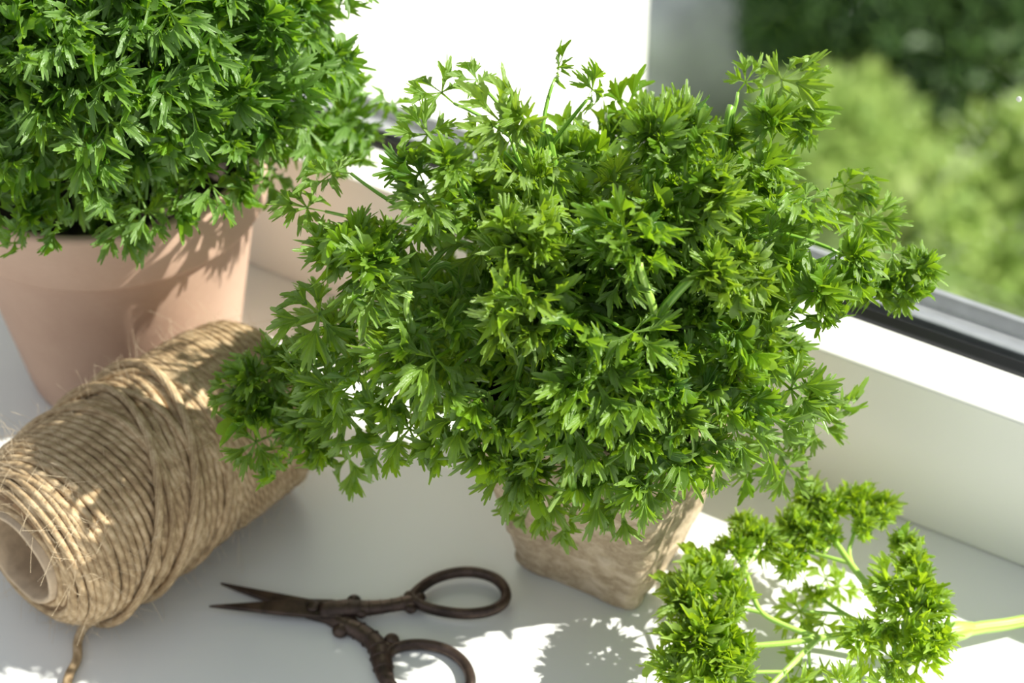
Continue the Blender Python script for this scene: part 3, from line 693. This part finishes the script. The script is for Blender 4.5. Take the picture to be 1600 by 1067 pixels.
# local frame: x along the axis, z up, axis at height RT
def prof_r(x):
    t = np.clip(x/Lt, 0, 1)
    e = np.minimum(np.clip(x, 0, 1)/.016, 1); e2 = np.minimum(np.clip(Lt-x, 0, 1)/.012, 1)
    body = .0285+.0010*np.sin(t*PI)
    return .0178+(body-.0178)*np.sqrt(1-(1-e)**2)*np.sqrt(1-(1-e2)**2)
xs_ = np.concatenate([np.linspace(.0005, .014, 10), np.linspace(.016, Lt-.014, 14), np.linspace(Lt-.013, Lt-.0005, 8)])
V = []; ns = 64
V += [(.001, .0150*math.cos(2*PI*k/ns), RT+.0150*math.sin(2*PI*k/ns)) for k in range(ns)]
for x in xs_:
    R_ = prof_r(x)-.0012
    V += [(x, R_*math.cos(2*PI*k/ns), RT+R_*math.sin(2*PI*k/ns)) for k in range(ns)]
V += [(Lt-.001, .0150*math.cos(2*PI*k/ns), RT+.0150*math.sin(2*PI*k/ns)) for k in range(ns)]
mesh_obj('inner_windings', V, grid_faces(len(xs_)+2, ns, True), M_juted, spool)
# cardboard tube
tv = []; prt = [(0.002, .0138), (-.0018, .0140), (-.0024, .0146), (-.0020, .0156), (.002, .0162), (Lt-.002, .0162), (Lt+.001, .0155), (Lt+.001, .0142), (Lt-.003, .0138), (.002, .0138)]
for x, R_ in prt:
    for k in range(ns):
        wv = 1+.04*noise.noise(Vector((math.cos(2*PI*k/ns)*2, math.sin(2*PI*k/ns)*2, x*100)))
        tv.append((x, R_*wv*math.cos(2*PI*k/ns), RT+R_*wv*math.sin(2*PI*k/ns)))
ct = mesh_obj('cardboard_tube', tv, grid_faces(len(prt), ns, True), M_card, spool); ct['label'] = 'pale cardboard tube with a dark hollow'
TWR = .00118
def wind(x0, x1, turns, tilt, ph0, lift, name, tr=TWR, seg=56, seed=0, label=None, wob=.0006):
    n = int(turns*seg); t = np.linspace(0, turns*2*PI, n); s = x0+(x1-x0)*np.linspace(0, 1, n)
    rr_ = np.random.RandomState(seed); per = np.repeat(rr_.normal(size=int(turns)+2), seg)[:n]
    wobv = np.array([noise.noise(Vector((a*.35, seed*3.1, 0))) for a in t])
    lift_v = np.array([noise.noise(Vector((a*.6, seed*3.1, 9))) for a in t])
    x = s+tilt*np.cos(t-ph0)+wob*wobv
    x = np.clip(x, .0009, Lt-.0009)
    R_ = prof_r(x)+lift+.0003*lift_v
    pts_ = np.stack([x, R_*np.cos(t), RT+R_*np.sin(t)], 1)
    pts_[:, 2] = np.maximum(pts_[:, 2], tr)
    mb = MB(); mb.tube(pts_, tr*(1+.12*lift_v), 7)
    o = mb.build(name, M_jute, spool)
    if label: o['label'] = label
    return o
wind(.0005, Lt-.001, int(Lt/.00225), .0035, .6, -.0004, 'twine_winding', seed=1)
wind(.003, .040, 15, .0055, 2.6, .0006, 'twine_winding', seed=2)
wind(.034, .066, 12, .010, .9, .0007, 'twine_winding', seed=3)
wind(.060, Lt-.012, 18, .006, -1.2, .0006, 'twine_winding', seed=4)
wind(.018, .052, 3, .017, 1.9, .0021, 'twine_winding', seed=5)
wind(.022, .050, 2.0, .020, 1.2, .0032, 'twine_winding', seed=6, tr=.0014)
wind(.0012, .010, 5, .001, 0, .0004, 'twine_winding', seed=7)
# face turns near the tube
mb = MB()
for k in range(3):
    t = np.linspace(0, 2*PI, 60); R_ = .0170+.0016*k; pts_ = np.stack([.0006+.0010*k**1.3+.0004*np.sin(3*t+k), R_*np.cos(t), RT+R_*np.sin(t)], 1)
    mb.tube(pts_, .0011, 7)
mb.build('twine_winding', M_jute, spool)
# loose end, in the spool's own frame
Rm = Matrix.Rotation(spool.rotation_euler.z, 3, 'Z').inverted()
def to_local(p): return Rm @ (Vector(p)-Vector(spool.location))
le = [to_local(q) for q in (G(150,968,.010), G(133,978,.005), G(122,1000,.0016), G(120,1030,.0014), G(108,1055,.0014), G(104,1085,.0014), G(118,1120,.0014))]
mb = MB(); mb.tube(cat([tuple(v) for v in le], 44), .0014, 8); mb.build('loose_end', M_jute, spool)
# stray fibres
r = np.random.RandomState(4); mb = MB()
for k in range(2200):
    x = r.uniform(-.0005, Lt); a = r.uniform(0, 2*PI)
    if r.rand() < .35: x = r.uniform(0, .02)
    R0 = prof_r(np.array(x))+.0008; L_ = .003+.006*r.rand()**2
    b0 = np.array([x, R0*math.cos(a), R0*math.sin(a)]); radial = np.array([0, math.cos(a), math.sin(a)]); tg = np.array([r.normal()*.7, -math.sin(a)*r.choice([-1, 1]), math.cos(a)*r.choice([-1, 1])])
    if x < .006: radial = radial*.6+np.array([-.8, 0, 0])
    p1 = b0+tg*L_*.5+radial*L_*.30; p2 = b0+tg*L_*(.7+.5*r.rand())+radial*L_*r.uniform(0, .55)+r.normal(size=3)*.0008
    q = bez(b0, p1, p2, 6)+[0, 0, RT]
    q[:, 2] = np.maximum(q[:, 2], .0003)
    mb.tube(q, .00004, 3, cap=False)
fz = mb.build('stray_fibres', M_fuzz, spool); fz['kind'] = 'stuff'

# ------------------------------------------------------------------ embroidery scissors
SZ = .0022
sc0 = G(520, 965, 0); scis = empty('scissors', tuple(sc0)); tag(scis, 'small antique dark brown metal embroidery scissors, open, lying on the sill', 'scissors')
def SP(x, y, z=SZ): return G(x, y, z)-sc0
def slab(outline, z0, z1, name, parent, bev=.0005):
    lo = [SP(x, y, z0) for x, y in outline]; n = len(lo)
    V = lo+[p+[0, 0, z1-z0] for p in lo]
    Fc = [tuple(range(n)), tuple(reversed(range(n, 2*n)))]+[(i, n+i, n+(i+1) % n, (i+1) % n) for i in range(n)]
    me = mesh_obj(name, V, Fc, M_iron, parent, smooth=True)
    b = me.modifiers.new('bevel', 'BEVEL'); b.width = bev; b.segments = 2; b.limit_method = 'ANGLE'
    me.modifiers.new('wn', 'WEIGHTED_NORMAL'); return me
def sph(mb, c, rad, sq=(1, 1, 1), n=10):
    V = []; 
    for i in range(n):
        for j in range(14):
            a = PI*i/(n-1); b = 2*PI*j/14; V.append(c+rad*np.array([math.sin(a)*math.cos(b)*sq[0], math.sin(a)*math.sin(b)*sq[1], math.cos(a)*sq[2]]))
    mb.add(V, grid_faces(n, 14, True))
# half one: lower blade tip to upper ring; half two: upper blade tip to lower ring
ringA = [(645,932),(672,908),(705,896),(740,894),(772,903),(789,921),(788,940),(766,954),(730,959),(690,955),(660,946)]
ringB = [(610,1018),(635,1008),(670,1008),(703,1018),(728,1040),(735,1068),(718,1092),(680,1106),(640,1098),(612,1070),(600,1044)]
def half(blade, ring, shank, knobs, z, name):
    h = empty(name); bpy.data.objects.remove(h)
    b = slab(blade, z-.0008, z+.0008, 'blade', scis, .0004)
    mb = MB(); mb.tube(cat([SP(x, y, z) for x, y in ring], 64, True), .00165, 12, closed=True, up=(0, 0, 1), flat=1.15)
    mb.build('finger_ring', M_iron, scis)
    mb = MB(); rr_ = [s[2] for s in shank]
    pts_ = cat([SP(x, y, z) for x, y, _ in shank], 30); rad = np.interp(np.linspace(0, 1, 30), np.linspace(0, 1, len(rr_)), rr_)
    mb.tube(pts_, rad, 12, up=(0, 0, 1), flat=.75)
    for x, y, r_ in knobs: sph(mb, SP(x, y, z), r_, (1, 1, .75))
    for t in (6, 9, 12, 15, 18, 21):   # engraved collars on the shank
        q = pts_[t]; d_ = pts_[t+1]-pts_[t]; d_ /= np.linalg.norm(d_); mb.tube([q-d_*.0003, q, q+d_*.0003], np.array([rad[t]*.9, rad[t]*1.13, rad[t]*.9]), 12, up=(0, 0, 1), flat=.8)
    mb.build('shank', M_iron, scis)
half([(326,950),(400,945),(470,940),(520,941),(548,946),(552,958),(530,968),(500,968),(440,963),(380,956)], ringA,
     [(500,955,.0030),(545,950,.0032),(575,950,.0027),(610,946,.0023),(640,940,.0026),(662,930,.0014)],
     [(553,939,.0023),(641,932,.0022),(642,950,.0020),(565,957,.0020)], .0034, 'half')
half([(344,914),(380,921),(440,932),(500,943),(545,958),(560,972),(545,982),(520,978),(480,968),(420,943),(370,925)], ringB,
     [(500,955,.0024),(535,974,.0030),(565,988,.0030),(590,1010,.0032),(597,1035,.0032),(604,1062,.0024),(618,1082,.0014)],
     [(532,985,.0026),(612,1000,.0024),(604,1012,.0024),(582,998,.0020)], .0018, 'half')
mb = MB(); ctr = SP(489, 948, .0042)
mb.tube([ctr, ctr+[0, 0, .0006], ctr+[0, 0, .0009]], np.array([.0021, .0021, .0014]), 16); scr = mb.build('pivot_screw', M_iron, scis)
